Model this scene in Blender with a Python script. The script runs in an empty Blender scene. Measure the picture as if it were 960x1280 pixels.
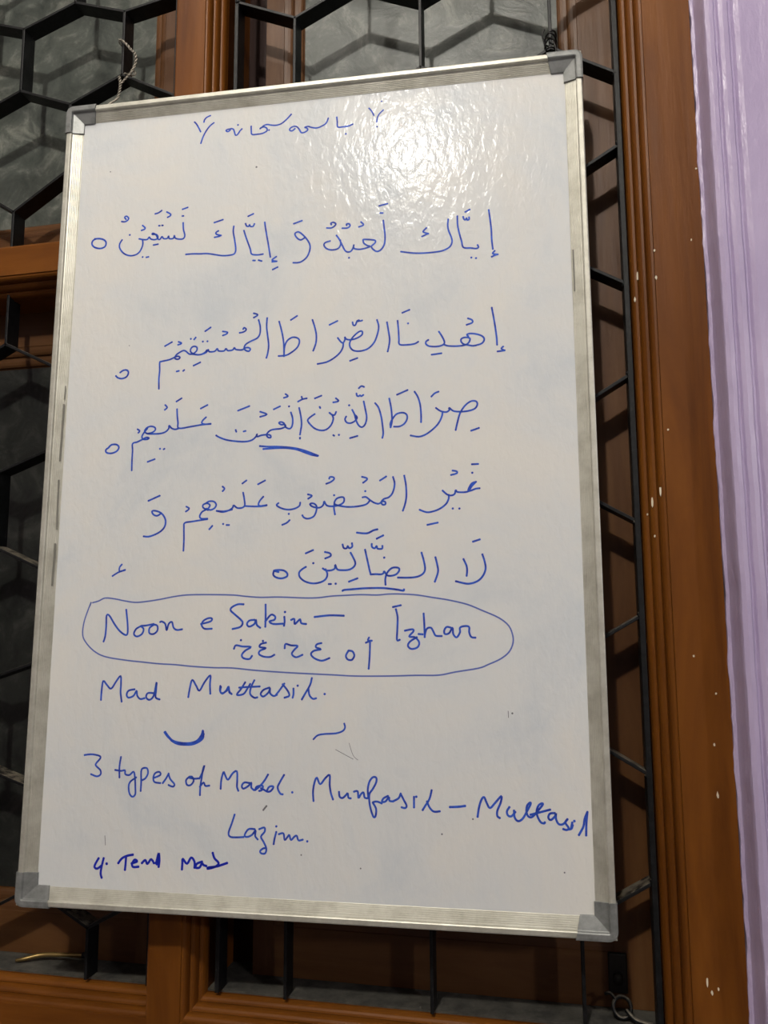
import bpy, bmesh, math, random
from mathutils import Vector, Matrix

random.seed(7)
S = bpy.context.scene
COL = S.collection
INK = [
('h1',2.3,[[1579,302,1605,332,1635,386,1658,433],[1695,314,1702,285,1729,257,1771,241],[1817,338,1771,372,1724,435,1689,508,1667,581]]),
('h2',2.3,[[2017,438,1985,442,1969,453,1990,469,2017,455,2028,435,2058,446,2071,478,2089,526,2116,512,2139,475,2161,454],[2113,397]]),
('h3',2.3,[[2273,433,2276,487,2285,535,2342,541,2413,536,2464,511,2460,477,2427,457,2388,466,2383,475,2427,440,2467,431,2507,442,2571,452,2634,439,2696,391,2749,335],[2489,504]]),
('h4',2.3,[[2796,521,2762,544,2734,530,2746,505,2785,489,2821,500,2849,536,2873,577,2912,577,2948,552,2935,526,2911,517,2950,508,2990,525,3052,539,3107,525,3161,493,3186,434]]),
('h5',2.3,[[3286,432,3292,491,3298,553,3355,559,3424,555,3470,539],[3393,649]]),
('h6',2.0,[[3658,362,3689,404,3713,456],[3821,404,3776,446,3753,493,3747,542],[3802,293],[3750,599]]),
('a1',2.4,[[4974,1716,4985,1817,4996,1941,4999,2063,5009,2167],[5027,2190,5006,2219,5058,2232],[5058,2232,5026,2240,4995,2254]]),
('a2',2.4,[[4847,2108,4856,2135,4830,2147,4773,2136,4695,2123,4677,2051,4654,1957,4637,1863,4635,1758],[4722,1716,4769,1692],[4698,1770,4707,1800,4724,1806,4733,1787,4742,1811,4761,1805,4761,1782],[4778,2246],[4828,2256]]),
('a3',2.4,[[4536,1786,4530,1854,4539,1917,4567,1996,4574,2050,4551,2102,4486,2138,4399,2151,4269,2153,4153,2144,4018,2117],[4297,1865,4264,1898,4268,1913,4317,1932],[4317,1932,4285,1944,4250,1960]]),
('b1',2.4,[[3822,1736,3830,1809,3841,1919,3834,2012,3800,2072,3756,2093,3718,2073,3689,2031,3726,1995,3733,1965,3688,1950,3606,1940,3597,1953,3607,1986,3644,2015,3677,2027,3622,2045,3555,2052,3499,2039,3490,2015,3494,1989,3484,2030,3460,2067,3420,2072,3390,2046,3359,1981,3328,1915,3296,1867],[3339,1927,3344,1979,3314,2024,3246,2034,3186,2014,3155,1972,3170,1941,3223,1927],[3777,1558,3867,1541],[3788,1644,3815,1647],[3573,1733,3598,1760,3591,1775,3549,1787],[3410,1756,3410,1741,3440,1743,3448,1768,3418,1789,3362,1787],[3236,1733,3231,1717,3258,1708,3286,1727,3274,1752,3236,1773,3186,1769],[3440,2142]]),
('c1',2.4,[[2928,1866,2887,1886,2845,1859,2819,1814,2834,1792,2870,1792,2932,1850,2979,1918,2997,1974,2988,2037,2959,2098,2906,2141,2861,2153,2807,2150],[2805,1684,2897,1657]]),
('d1',2.4,[[2465,1639,2481,1740,2512,1903,2529,2000,2540,2061],[2608,2063,2567,2090,2567,2106,2614,2118],[2614,2118,2591,2119,2563,2120],[2571,2212,2626,2188]]),
('d2',2.4,[[2452,2019,2387,2023,2321,2008,2304,1950,2273,1867,2243,1784,2222,1718],[2268,1547,2327,1523],[2239,1635,2252,1664,2276,1671,2286,1650,2296,1672,2328,1675,2343,1647],[2339,2086,2361,2088],[2404,2088,2439,2101]]),
('d3',2.4,[[2100,1655,2096,1723,2118,1838,2131,1935,2120,1983,2081,1999,1978,2000,1866,1975,1786,1959,1706,1956,1626,1949,1538,1949],[1866,1589,1967,1562],[1917,1695,1889,1713,1898,1735,1951,1753],[1951,1753,1923,1763,1875,1769]]),
('e1',2.4,[[1488,1559,1495,1639,1514,1714,1498,1753,1449,1756,1400,1739,1387,1705,1376,1740,1327,1739,1317,1705,1302,1734,1258,1733,1236,1707,1213,1738,1188,1731,1161,1679,1124,1656,1115,1669,1169,1676,1187,1719,1147,1737,1098,1723,1080,1699,1057,1726,1016,1726,957,1711],[1000,1731,1003,1794,973,1866,926,1903,852,1910,776,1877,723,1812,717,1754,744,1707],[1475,1390,1536,1373],[1475,1473,1488,1474],[1283,1406,1327,1435,1328,1456,1296,1473],[1141,1416,1181,1407,1218,1383],[1192,1568,1202,1569],[1231,1568,1241,1569],[991,1549,1022,1578,1016,1597,980,1608],[779,1452,761,1426,785,1414,812,1443,796,1470,764,1482,728,1476],[837,1652],[1137,1802,1191,1796],[1010,1939],[1056,1946,1082,1943]]),
('e2',2.6,[[401,1665,465,1667,525,1692,546,1731,530,1775,472,1790,404,1770,368,1728,379,1684,415,1666]]),
('f1',2.4,[[4984,2826,5001,2933,5017,3052,5028,3156,5031,3237],[5093,3262,5074,3283,5108,3304],[5108,3304,5074,3308,5035,3311]]),
('f2',2.4,[[4811,3231,4776,3234,4728,3223,4679,3208,4655,3177,4661,3148,4701,3136,4743,3146,4749,3168,4728,3204,4685,3223,4601,3227,4517,3219,4477,3203],[4732,3126,4718,3107,4751,3097,4813,3106,4876,3132,4899,3170,4874,3212,4811,3231],[4422,3056,4450,3102,4478,3166,4472,3198,4432,3215,4375,3219,4311,3208,4281,3181,4284,3157,4307,3141],[4732,2928,4774,2948,4776,2978,4717,2998],[4343,3306,4445,3297]]),
('f3',2.4,[[4199,3155,4161,3174,4090,3181,4000,3173,3992,3107,3987,3002,3978,2905],[4030,2818,4106,2790],[4091,2942]]),
('f4',2.4,[[3863,2915,3876,2995,3891,3101,3885,3175,3870,3243],[3754,2881,3772,2958,3757,3047,3721,3135,3655,3199,3568,3221,3494,3209,3457,3164,3457,3112,3494,3053,3552,3004,3589,2999,3589,3037,3538,3071,3472,3087,3420,3079,3398,3052,3402,3078,3383,3115,3358,3106,3322,3058],[3383,3115,3379,3167,3347,3226,3282,3282,3201,3323,3100,3339],[3484,2891,3493,2922,3515,2923,3537,2874,3549,2886,3551,2868,3566,2881,3590,2876],[3229,2902,3315,2864],[3460,3324,3539,3298]]),
('f5',2.4,[[3036,2834,3061,2912,3081,3005,3079,3096,3050,3186]]),
('f6',2.4,[[2658,2828,2684,2919,2710,3043,2719,3151,2721,3230],[2721,3212,2726,3121,2755,3054,2815,3019,2876,3035,2893,3077,2870,3137,2811,3187,2743,3221,2660,3224],[2792,2818,2861,2776]]),
('f7',2.4,[[2520,2778,2516,2877,2530,2986,2544,3094,2535,3186,2521,3237],[2422,2794,2442,2872,2441,2950,2412,3002,2336,3036,2283,3066,2264,3101,2274,3132,2316,3150,2335,3128,2315,3108,2276,3109,2238,3129,2169,3121,2150,3099,2130,3124,2076,3128,2052,3104,2030,3129,1968,3125,1951,3098,1921,3127,1859,3128,1845,3102,1820,3136,1751,3156,1688,3149,1656,3144],[2364,2712,2405,2727,2402,2743,2366,2762],[2246,2888,2257,2873,2280,2890,2271,2911,2240,2925,2207,2929],[2010,2901,2062,2913,2055,2932,2012,2948],[1803,2885,1865,2845],[1779,3005],[1833,3005]]),
('f8',2.4,[[1827,3110,1805,3136,1751,3156,1688,3149,1639,3115,1645,3072,1676,3055,1711,3068,1710,3107,1671,3139,1624,3141,1584,3107,1552,3097,1505,3118,1467,3147,1456,3182,1493,3195,1516,3176,1491,3159,1452,3170,1390,3194,1295,3210,1277,3222,1281,3316,1276,3408,1281,3526],[1332,3031,1413,2989],[1492,2991,1524,3005,1519,3017,1487,3025],[1636,2965],[1675,2974,1693,2953],[1680,3279,1757,3246],[1483,3336,1509,3331],[1560,3334,1572,3325]]),
('f9',2.5,[[807,3312,843,3289,886,3288,907,3319,887,3365,832,3385,783,3373,757,3350]]),
('g1',2.4,[[4586,4137,4604,4060,4633,3961,4683,3884,4746,3837,4801,3839,4814,3876,4786,3918,4716,3939,4633,3943,4564,3932,4520,3895,4522,3920,4494,3940,4452,3935,4417,3919,4383,3892],[4452,3938,4440,3995,4402,4065,4339,4127,4268,4174,4198,4193,4114,4177],[4336,3765,4370,3732,4410,3716],[4746,4151,4826,4126]]),
('g2',2.4,[[4158,3704,4194,3767,4217,3855,4225,3957,4224,4037],[3887,3766,3902,3840,3913,3928,3916,4015,3901,4080],[3901,4080,3899,4036,3923,3987,3966,3938,4030,3926,4072,3950,4075,4001,4043,4050,3994,4074,3938,4074],[3970,3727,4082,3682]]),
('g3',2.4,[[3735,3809,3773,3863,3802,3967,3816,4069,3822,4142,3813,4190],[3611,3785,3629,3871,3644,3960,3629,4032,3594,4065,3557,4043,3528,3984,3513,3925,3487,3871],[3513,3925,3540,3955,3521,3991,3471,4016,3427,4006,3409,3971,3421,3942],[3558,3635,3584,3613,3613,3623],[3532,3693,3538,3717,3556,3724,3570,3714,3585,3725,3606,3712],[3453,3819],[3466,4179,3544,4159]]),
('g4',2.4,[[3310,3886,3295,3918,3266,3914,3239,3892],[3266,3914,3281,3958,3260,4023,3209,4073,3144,4082,3070,4052,3002,3976,3017,3939,3075,3899],[3308,3735,3335,3760,3323,3772,3279,3778],[3076,3724,3146,3698],[3130,3822,3136,3834],[3283,4140,3292,4146],[3344,4139]]),
('g5',2.4,[[2902,3823,2922,3913,2932,4002,2923,4075,2916,4119],[2927,3699,2936,3723],[2984,3720,2939,3727,2889,3751],[2917,4152,2917,4163]]),
('g6',2.4,[[2811,3869,2832,3938,2829,4012,2804,4048,2759,4032,2736,3986,2703,3970,2679,3979,2706,4000,2744,4001,2752,4024,2700,4044,2633,4048,2581,4061,2544,4101,2560,4134,2590,4138,2586,4113,2544,4104,2485,4109,2437,4122,2436,4091,2425,4121,2381,4157,2306,4172,2200,4164,2093,4145,2008,4112,1972,4090],[2730,3701,2775,3686,2747,3660],[2789,3800],[2619,3825,2687,3795],[2466,3845,2542,3878,2467,3902],[2214,3821,2340,3776],[2193,4038,2200,4057],[2284,4058,2305,4053]]),
('g7',2.6,[[2472,4228,2562,4238,2667,4242,2786,4254,2889,4272,2993,4305,3118,4358],[2512,4262,2637,4258,2756,4260,2875,4279,2978,4319,3052,4347,3111,4360]]),
('g8',2.4,[[1847,3880,1809,3916,1803,3946,1842,3958,1903,3955],[1903,3958,1811,3961,1688,3976,1537,3991,1523,3926,1511,3835,1506,3773],[1537,3991,1495,4001,1452,3987,1420,3955,1417,3990,1379,4026,1317,4042,1239,4042,1168,4036,1135,4009,1157,3972,1203,3955,1251,3968,1260,3999,1222,4027,1168,4036],[1165,3979,1128,4024,1106,4068,1123,4099,1171,4101,1190,4087,1154,4081,1108,4103,1054,4127,999,4145,1003,4224,1001,4330,1004,4447],[1496,3684,1554,3650],[1783,3777,1859,3741],[1365,3718,1389,3747,1362,3773],[1050,3982,1076,4002,1061,4022],[1325,4215],[1369,4222,1378,4217],[1188,4357,1268,4330]]),
('g9',2.6,[[722,4168,753,4146,809,4148,838,4180,813,4224,751,4245,694,4235,683,4204,715,4179,722,4171]]),
('i1',2.4,[[4786,4692,4745,4706,4717,4747,4706,4784,4737,4780,4785,4763,4821,4760],[4786,4692,4745,4734,4717,4775,4706,4789,4662,4797,4594,4792,4578,4772,4566,4812,4532,4827,4491,4817,4443,4774],[4505,4820,4504,4859,4476,4914,4414,4961,4345,4987,4276,4995,4204,4968],[4749,4507,4811,4506],[4750,4596],[4549,4567,4590,4576,4590,4597,4533,4612],[4545,4963],[4613,4965],[4283,5126,4388,5106]]),
('i2',2.4,[[4044,4604,4062,4707,4066,4819,4052,4903,4029,4972],[3926,4615,3943,4689,3922,4780,3880,4828,3830,4844,3802,4875,3816,4904,3844,4901,3844,4877,3816,4869,3774,4893,3725,4880,3682,4851,3640,4819,3604,4821],[3682,4854,3647,4893,3576,4912,3477,4919,3391,4911,3305,4884,3319,4834,3361,4814,3402,4818,3402,4865,3355,4896,3276,4908,3219,4896,3192,4852,3183,4888,3154,4915,3111,4918,3060,4903,3038,4879,3059,4870,3089,4878,3111,4907,3104,4964,3076,5013,3018,5033,2975,5020,2957,4996],[3302,4876,3298,4926,3309,4994],[3597,4602,3646,4617,3646,4637,3609,4665],[3788,4647,3853,4607],[3632,4756],[3244,4610,3251,4593,3288,4597,3295,4619,3259,4647,3213,4664],[3298,4790],[3015,4773,3058,4789,3018,4819]]),
('i3',2.4,[[2931,4860,2922,4895,2871,4922,2799,4931,2725,4914,2673,4881,2692,4859],[2808,4977],[2740,5092,2787,5073,2818,5045]]),
('i4',2.4,[[2523,4785,2487,4826,2471,4869,2496,4884,2562,4876],[2562,4879,2489,4888,2400,4886,2318,4880],[2297,4735,2311,4800,2319,4872,2289,4898,2236,4899,2194,4869,2184,4895,2140,4923,2073,4939,2005,4925],[2286,4633,2330,4602],[2462,4647,2538,4609],[2064,4661,2086,4684,2066,4711],[2083,5069],[2122,5081,2149,5082]]),
('i5',2.4,[[2177,4915,2088,4932,2005,4925],[1906,4913,1852,4887,1851,4853,1896,4840,1927,4862,1906,4898,1876,4912,1839,4933,1815,4976,1834,5005,1902,5007],[1881,4839,1918,4818,1971,4823,1998,4857,1981,4893,1936,4913,1891,4898],[1902,5013,1819,5023,1729,5035,1647,5048,1640,5103,1645,5219,1644,5349],[1659,4870,1690,4888,1681,4906,1655,4923],[1929,5123,1961,5087]]),
('i6',2.5,[[1373,4936,1328,4962,1284,4949,1264,4916,1287,4905,1349,4921,1397,4959,1426,5018,1418,5084,1374,5134,1307,5169,1238,5189,1181,5185],[1218,4794,1346,4741]]),
('i7',2.3,[[943,5489,919,5519,922,5562,983,5547],[983,5550,910,5572,841,5612]]),
('j1',2.5,[[4838,5440,4859,5510,4868,5578,4850,5638,4809,5691,4756,5721,4689,5734,4622,5722,4568,5708],[4647,5485,4675,5548,4682,5602,4676,5653],[4746,5308,4814,5287]]),
('j2',2.5,[[4362,5462,4381,5544,4387,5612,4354,5709],[4220,5413,4244,5501,4255,5583,4230,5630,4175,5657,4093,5666,3976,5664]]),
('j3',2.5,[[3847,5735,3845,5674,3865,5612,3914,5565,3976,5563,3990,5587,3962,5627,3914,5644,3865,5640,3833,5598,3824,5619,3796,5629,3747,5626,3692,5628],[3692,5625,3680,5583,3663,5507,3632,5373],[3833,5457],[3755,5259,3822,5227],[3702,5314,3705,5344,3733,5359,3754,5335,3764,5363,3810,5364,3814,5336]]),
('j4',2.5,[[3480,5402,3506,5449,3530,5505,3516,5546,3467,5576,3396,5581,3340,5572,3317,5523,3311,5564,3269,5582,3219,5581,3186,5561],[3215,5570,3234,5619,3220,5667,3171,5701,3086,5715,3000,5695,2942,5650,2932,5601,2962,5567,3003,5542],[3394,5314,3406,5350,3437,5354,3448,5330,3465,5354,3496,5338,3493,5303],[3207,5389,3260,5404,3267,5432,3211,5456],[3001,5399,3078,5367],[3083,5504],[3465,5700,3552,5668],[3251,5723,3273,5723],[3324,5720]]),
('j5',2.6,[[3398,5793,3419,5785,3524,5777,3636,5770,3803,5769,3886,5776,3969,5787,4030,5798,4037,5787],[3546,5192,3606,5200,3662,5199,3718,5172,3760,5162]]),
('j6',2.6,[[2659,5577,2652,5619,2682,5647,2740,5659,2798,5641,2804,5609,2768,5578,2709,5570,2659,5577,2707,5591]]),
('k0',1.9,[[627,5899,694,5882,770,5850,887,5861,984,5880,1119,5899,1253,5889,1404,5868,1554,5841,1703,5824,1909,5822,2205,5828,2352,5843,2516,5855,2679,5853,2823,5857,3002,5865,3145,5863,3286,5847,3427,5841,3584,5835,3758,5840,3879,5831,4017,5832,4170,5843,4323,5868,4492,5896,4675,5940,4824,6001,4987,6074,5084,6153,5122,6251,5120,6332,5078,6414,4995,6479,4880,6531,4781,6569,4549,6608,4383,6640,4149,6644,3879,6653,3537,6656,3294,6646,2838,6628,2481,6607,2228,6585,2027,6583,1788,6571,1602,6555,1415,6546,1227,6529,1056,6513,806,6476,667,6413,565,6316,529,6236,537,6111,574,5985,609,5892,596,5931]]),
('k1',2.5,[[777,6315,793,6253,798,6147,796,6040,829,6040,892,6129,963,6209,1038,6246,1047,6165,1020,5978]]),
('k2',2.5,[[1199,6151,1143,6183,1121,6235,1157,6262,1212,6235,1229,6183,1199,6151,1246,6147,1340,6130],[1340,6139,1295,6174,1297,6227,1345,6235,1385,6200,1382,6148,1340,6135],[1414,6109,1433,6104,1472,6130,1490,6197,1510,6130,1546,6109,1567,6169,1606,6193,1662,6186]]),
('k3',2.5,[[1873,6131,1974,6105,1992,6075,1954,6070,1900,6096,1879,6140,1912,6180,1992,6180]]),
('k4',2.6,[[2334,5927,2270,5927,2207,5958,2195,5989,2236,6027,2311,6088,2331,6123,2304,6163,2223,6183],[2460,6089,2403,6097,2378,6132,2404,6159,2458,6132,2475,6089,2485,6141,2522,6170],[2576,5932,2579,6046,2578,6160],[2577,6106,2636,6037,2682,6055,2674,6089,2620,6106,2666,6132,2764,6129],[2781,6060,2785,6107,2779,6150],[2787,6009],[2856,6090,2888,6081,2893,6133,2924,6107,2951,6085,2964,6124,3014,6133]]),
('k5',2.6,[[3105,6061,3260,6045,3411,6049]]),
('k6',2.5,[[3924,5963,4003,5946],[3954,5987,3971,6067,3968,6185,3964,6293,3991,6293],[4046,6201,4123,6188,4131,6210,4088,6260,4148,6268,4190,6318,4172,6367,4113,6384,4076,6354,4097,6310,4165,6268],[4185,6235,4224,6238],[4237,6032,4243,6135,4246,6265],[4246,6251,4266,6185,4309,6172,4334,6210,4358,6251,4417,6255],[4510,6172,4468,6165,4443,6202,4451,6235,4493,6226,4527,6172,4534,6235,4567,6268,4601,6218,4602,6172,4652,6156,4693,6166,4693,6218,4713,6264,4753,6271]]),
('k7',2.4,[[3676,6272,3666,6299,3705,6302],[3705,6302,3676,6310,3645,6322],[3687,6322,3684,6452,3674,6582]]),
('k8',2.5,[[3464,6403,3438,6453,3456,6490,3499,6495,3525,6453,3507,6411,3473,6403]]),
('k9',2.5,[[3179,6328,3132,6340,3123,6370,3176,6390,3106,6404,3071,6438,3107,6480,3186,6505,3265,6479]]),
('l1',2.5,[[2791,6380,2800,6337,2858,6351,2929,6357,2894,6396,2868,6439,2913,6472,2980,6447]]),
('l2',2.5,[[2589,6324,2535,6338,2522,6369,2590,6380,2528,6406,2516,6440,2565,6466,2637,6470,2681,6448],[2556,6307]]),
('l3',2.5,[[2244,6387,2264,6352,2337,6364,2428,6369,2366,6407,2331,6450,2350,6484,2413,6492,2441,6461],[2317,6299]]),
('m1',2.5,[[782,6927,784,6832,797,6731,841,6771,891,6810,944,6735,992,6677,1001,6760,1001,6847,1018,6942],[1156,6814,1091,6829,1071,6872,1095,6901,1150,6880,1181,6828,1191,6879,1227,6913,1273,6904],[1374,6851,1308,6852,1292,6895,1330,6920,1375,6877,1402,6736,1400,6825,1398,6894,1442,6914]]),
('m2',2.5,[[1760,6886,1775,6787,1797,6710,1842,6769,1880,6820,1932,6734,1994,6662,1993,6750,2000,6849],[2107,6770,2104,6817,2131,6847,2171,6816,2197,6774,2208,6825,2232,6850]]),
('m3',2.5,[[2114,6780,2108,6826,2134,6842,2179,6816,2201,6791,2206,6833,2228,6846],[2375,6730,2332,6798,2288,6857,2360,6848,2403,6789,2429,6746],[2473,6709,2439,6780,2432,6847,2477,6884,2509,6880],[2313,6784,2403,6777,2532,6770],[2635,6781,2574,6804,2544,6846,2575,6871,2628,6828,2644,6786,2645,6836,2682,6864,2717,6852],[2794,6739,2742,6810,2708,6852],[2777,6746,2831,6809,2849,6859,2800,6879],[2892,6788,2893,6842,2885,6878],[2936,6758],[3084,6681,3067,6748,3024,6823,2982,6894],[3050,6782,3060,6848,3095,6886,3130,6882],[3220,6838]]),
('n1',2.8,[[1514,7249,1560,7300,1635,7341,1764,7355,1863,7332,1915,7276,1932,7226],[1521,7245,1598,7333,1691,7364,1801,7364,1890,7327,1942,7259],[1541,7272,1636,7354,1764,7368,1855,7353,1934,7301,1934,7231]]),
('n2',2.2,[[3110,7285,3152,7247,3221,7232,3342,7223,3410,7199,3434,7165,3426,7127]]),
('o1',2.4,[[630,7498,712,7489,798,7503,809,7528,765,7580,766,7605,816,7646,822,7688,782,7711,715,7691]]),
('o2',2.4,[[1041,7509,1029,7607,1035,7714],[984,7641,1050,7648,1092,7642,1098,7680,1145,7687,1189,7653,1207,7711,1216,7802,1219,7877,1187,7903,1154,7870,1142,7804,1158,7754,1220,7710],[1277,7842,1278,7750,1273,7650,1289,7617,1336,7615,1349,7665,1322,7716,1282,7737],[1414,7710,1485,7678,1475,7648,1430,7660,1410,7705,1425,7749,1489,7758],[1576,7662,1551,7709,1516,7757],[1576,7667,1597,7716,1644,7765,1627,7790,1581,7775]]),
('o3',2.4,[[1804,7686,1769,7720,1780,7766,1820,7768,1851,7726,1831,7685,1795,7694,1859,7704,1913,7699],[1913,7699,1946,7632,1962,7569,1946,7616,1936,7699,1925,7781,1924,7863],[1921,7781,1959,7739,1978,7771,2021,7768]]),
('o4',2.5,[[2144,7794,2148,7709,2169,7630,2187,7659,2219,7704,2267,7640,2311,7619,2318,7704,2317,7770,2332,7808],[2446,7730,2393,7727,2368,7760,2386,7787,2438,7758,2467,7725,2469,7773,2497,7797],[2641,7643,2604,7704,2553,7763,2510,7796],[2510,7796,2526,7763,2588,7753,2580,7794,2554,7803],[2571,7778,2606,7793,2641,7809,2676,7799,2701,7758,2658,7760,2632,7801],[2809,7642,2770,7708,2745,7765,2772,7821,2798,7829],[2898,7807]]),
('o5',2.5,[[3118,7882,3112,7794,3124,7714,3149,7657,3184,7720,3235,7662,3281,7629,3282,7725,3296,7805,3317,7861],[3378,7789,3385,7834,3415,7845,3449,7816,3466,7799,3474,7839,3496,7846],[3530,7781,3567,7777,3575,7840,3600,7803,3626,7786,3638,7834,3676,7837,3676,7817]]),
('o6',2.5,[[3674,7828,3669,7752,3686,7680,3719,7639,3753,7642,3753,7686,3719,7750,3686,7799,3686,7878,3703,7956,3728,8015,3748,8002,3753,7939,3728,7892,3720,7877,3761,7868,3808,7883],[3870,7812,3828,7834,3811,7866,3845,7865,3881,7821,3886,7856,3921,7861],[3997,7786,3977,7829,3928,7857],[3997,7786,4027,7843,4056,7897,4040,7920,4007,7914],[4129,7813,4129,7910],[4152,7810],[4303,7745,4281,7827,4240,7891,4214,7932],[4257,7852,4281,7905,4321,7943,4380,7939]]),
('o7',2.8,[[4481,7896,4557,7891,4626,7881]]),
('o8',2.6,[[4746,7976,4760,7895,4784,7821,4811,7793,4835,7844,4866,7892,4918,7841,4977,7778,4969,7839,4936,7914,4935,7963,4957,7980],[5051,7878,5027,7917,5036,7954,5068,7961,5106,7921],[5094,7909,5099,7970,5130,8003,5174,7979,5220,7904,5253,7842,5247,7830,5221,7856,5211,7905,5225,7953,5262,7961,5320,7901,5366,7845,5360,7833,5328,7852,5308,7901,5313,7950,5342,8004,5373,8015,5381,8006],[5250,7940,5326,7919,5433,7888],[5476,7918,5432,7924,5415,7959,5436,7982,5475,7950,5488,7920,5486,7968,5510,8016,5553,8014,5592,7970],[5592,7970,5572,8001,5601,8048,5582,8067,5552,8060],[5601,8060,5626,8054,5639,8023],[5636,7999,5622,8054],[5656,7984],[5779,7898,5766,8006,5760,8108],[5779,7898,5752,7959,5737,8031,5694,8107]]),
('o9',2.4,[[2300,8042,2273,8127,2242,8217,2259,8256,2321,8260,2399,8254],[2514,8174,2450,8177,2411,8234,2434,8252,2486,8231,2525,8185,2521,8238,2548,8270],[2563,8172,2615,8155,2619,8194,2582,8243,2609,8290,2640,8352,2629,8400,2589,8402,2577,8379,2611,8353,2640,8352],[2740,8193,2724,8254,2715,8308],[2739,8139],[2768,8212,2814,8203,2828,8266,2858,8233,2875,8216,2893,8263,2927,8230,2952,8221,2970,8263,3013,8255],[3060,8269]]),
('p1',3.0,[[848,8524,823,8565,807,8607,836,8625,880,8596],[904,8521,886,8603,879,8669,892,8709],[940,8572]]),
('p2',3.0,[[1068,8560,1105,8513,1159,8486,1222,8472],[1150,8494,1148,8559,1144,8621],[1214,8557,1274,8535,1243,8520,1218,8564,1234,8591,1288,8586],[1326,8548,1361,8518,1380,8553,1398,8540,1424,8507,1456,8543],[1480,8545,1502,8447,1514,8511,1508,8576],[1479,8537,1490,8496,1506,8444,1497,8528,1489,8553]]),
('p3',3.0,[[1759,8589,1761,8533,1764,8488,1811,8534,1853,8473,1890,8511,1892,8567],[1969,8508,1917,8529,1904,8566,1945,8565,1970,8524,1988,8539,2015,8546],[2081,8420,2101,8470,2146,8513,2112,8549,2034,8572,2042,8560,2130,8545,2234,8509]]),
]
CAM_AXES = [[0.97774, 0.209752, -0.005293], [0.032415, -0.126079, 0.99149], [0.2073, -0.969592, -0.130072]]
BOARD_AXES = [[0.998796, 0.049007, -0.00205], [-0.04904, 0.998554, -0.022042], [0.000967, 0.022116, 0.999755]]
BOARD_ORG = [-0.25525, 0.78462, 1.05675]

H = 1.35            # height of the camera above the floor
F = 0.8222          # distance from the camera to the front face of the window timber

# ---------------------------------------------------------------- camera, lights, exposure
cd = bpy.data.cameras.new('camera'); cam = bpy.data.objects.new('camera', cd); COL.objects.link(cam)
r, u, b = CAM_AXES
cam.matrix_world = Matrix(((r[0], u[0], b[0], 0), (r[1], u[1], b[1], 0), (r[2], u[2], b[2], H), (0, 0, 0, 1)))
cd.sensor_fit = 'VERTICAL'; cd.sensor_height = 36; cd.lens = 36 * 1000 / 1280; cd.clip_start = 0.02
S.camera = cam
S.view_settings.view_transform = 'Standard'; S.view_settings.look = 'None'
S.view_settings.gamma = 1; S.view_settings.use_curve_mapping = False
S.view_settings.exposure = 0.0
wd = bpy.data.worlds.new('night'); S.world = wd; wd.use_nodes = True
wd.node_tree.nodes['Background'].inputs[0].default_value = (0.01, 0.012, 0.018, 1)
wd.node_tree.nodes['Background'].inputs[1].default_value = 0.3

def lamp(name, loc, power, radius, colour):
    l = bpy.data.lights.new(name, 'POINT'); l.energy = power; l.shadow_soft_size = radius; l.color = colour
    o = bpy.data.objects.new(name, l); o.location = loc; COL.objects.link(o); return o
lamp('ceiling_bulb_light', (-0.30, -1.2, 1.88 + H), 130, 0.05, (1.0, 0.955, 0.875))
lamp('side_bulb_light', (1.75, -1.0, 0.70 + H), 38, 0.07, (0.97, 0.97, 1.0))

lamp('wall_bulb_light', (-0.57, F - 0.57, 1.66 + H), 17, 0.035, (1.0, 0.94, 0.84))

# ---------------------------------------------------------------- materials
def mat(name, col, rough=0.5, metal=0.0, spec=0.5, coat=0.0):
    m = bpy.data.materials.new(name); m.use_nodes = True
    p = m.node_tree.nodes['Principled BSDF']
    p.inputs['Base Color'].default_value = (*col, 1); p.inputs['Roughness'].default_value = rough
    p.inputs['Metallic'].default_value = metal; p.inputs['Specular IOR Level'].default_value = spec
    p.inputs['Coat Weight'].default_value = coat
    return m
def nd(m, t, **k):
    n = m.node_tree.nodes.new(t)
    for a, v in k.items():
        if a in n.inputs: n.inputs[a].default_value = v
        else: setattr(n, a, v)
    return n
def lk(m, a, b_): m.node_tree.links.new(a, b_)
def coords(m, scale, out='Object'):
    tc = nd(m, 'ShaderNodeTexCoord'); mp = nd(m, 'ShaderNodeMapping'); mp.inputs['Scale'].default_value = scale
    lk(m, tc.outputs[out], mp.inputs['Vector']); return mp.outputs['Vector']
def noise(m, vec, scale, detail=4, rough=0.55, dist=0):
    n = nd(m, 'ShaderNodeTexNoise'); n.inputs['Scale'].default_value = scale; n.inputs['Detail'].default_value = detail
    n.inputs['Roughness'].default_value = rough; n.inputs['Distortion'].default_value = dist
    lk(m, vec, n.inputs['Vector']); return n.outputs['Fac']
def ramp(m, fac, stops):
    n = nd(m, 'ShaderNodeValToRGB'); e = n.color_ramp.elements
    while len(e) < len(stops): e.new(0.5)
    for i, (p, c) in enumerate(stops): e[i].position = p; e[i].color = (*c, 1)
    lk(m, fac, n.inputs['Fac']); return n.outputs['Color']
def bump(m, fac, dist, strength=1.0):
    n = nd(m, 'ShaderNodeBump'); n.inputs['Distance'].default_value = dist; n.inputs['Strength'].default_value = strength
    lk(m, fac, n.inputs['Height']); lk(m, n.outputs['Normal'], P(m).inputs['Normal']); return n
def P(m): return m.node_tree.nodes['Principled BSDF']
def srgb(r_, g_, b_):
    f = lambda c: (c / 255 / 12.92) if c <= 10 else ((c / 255 + 0.055) / 1.055) ** 2.4
    return (f(r_), f(g_), f(b_))

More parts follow.
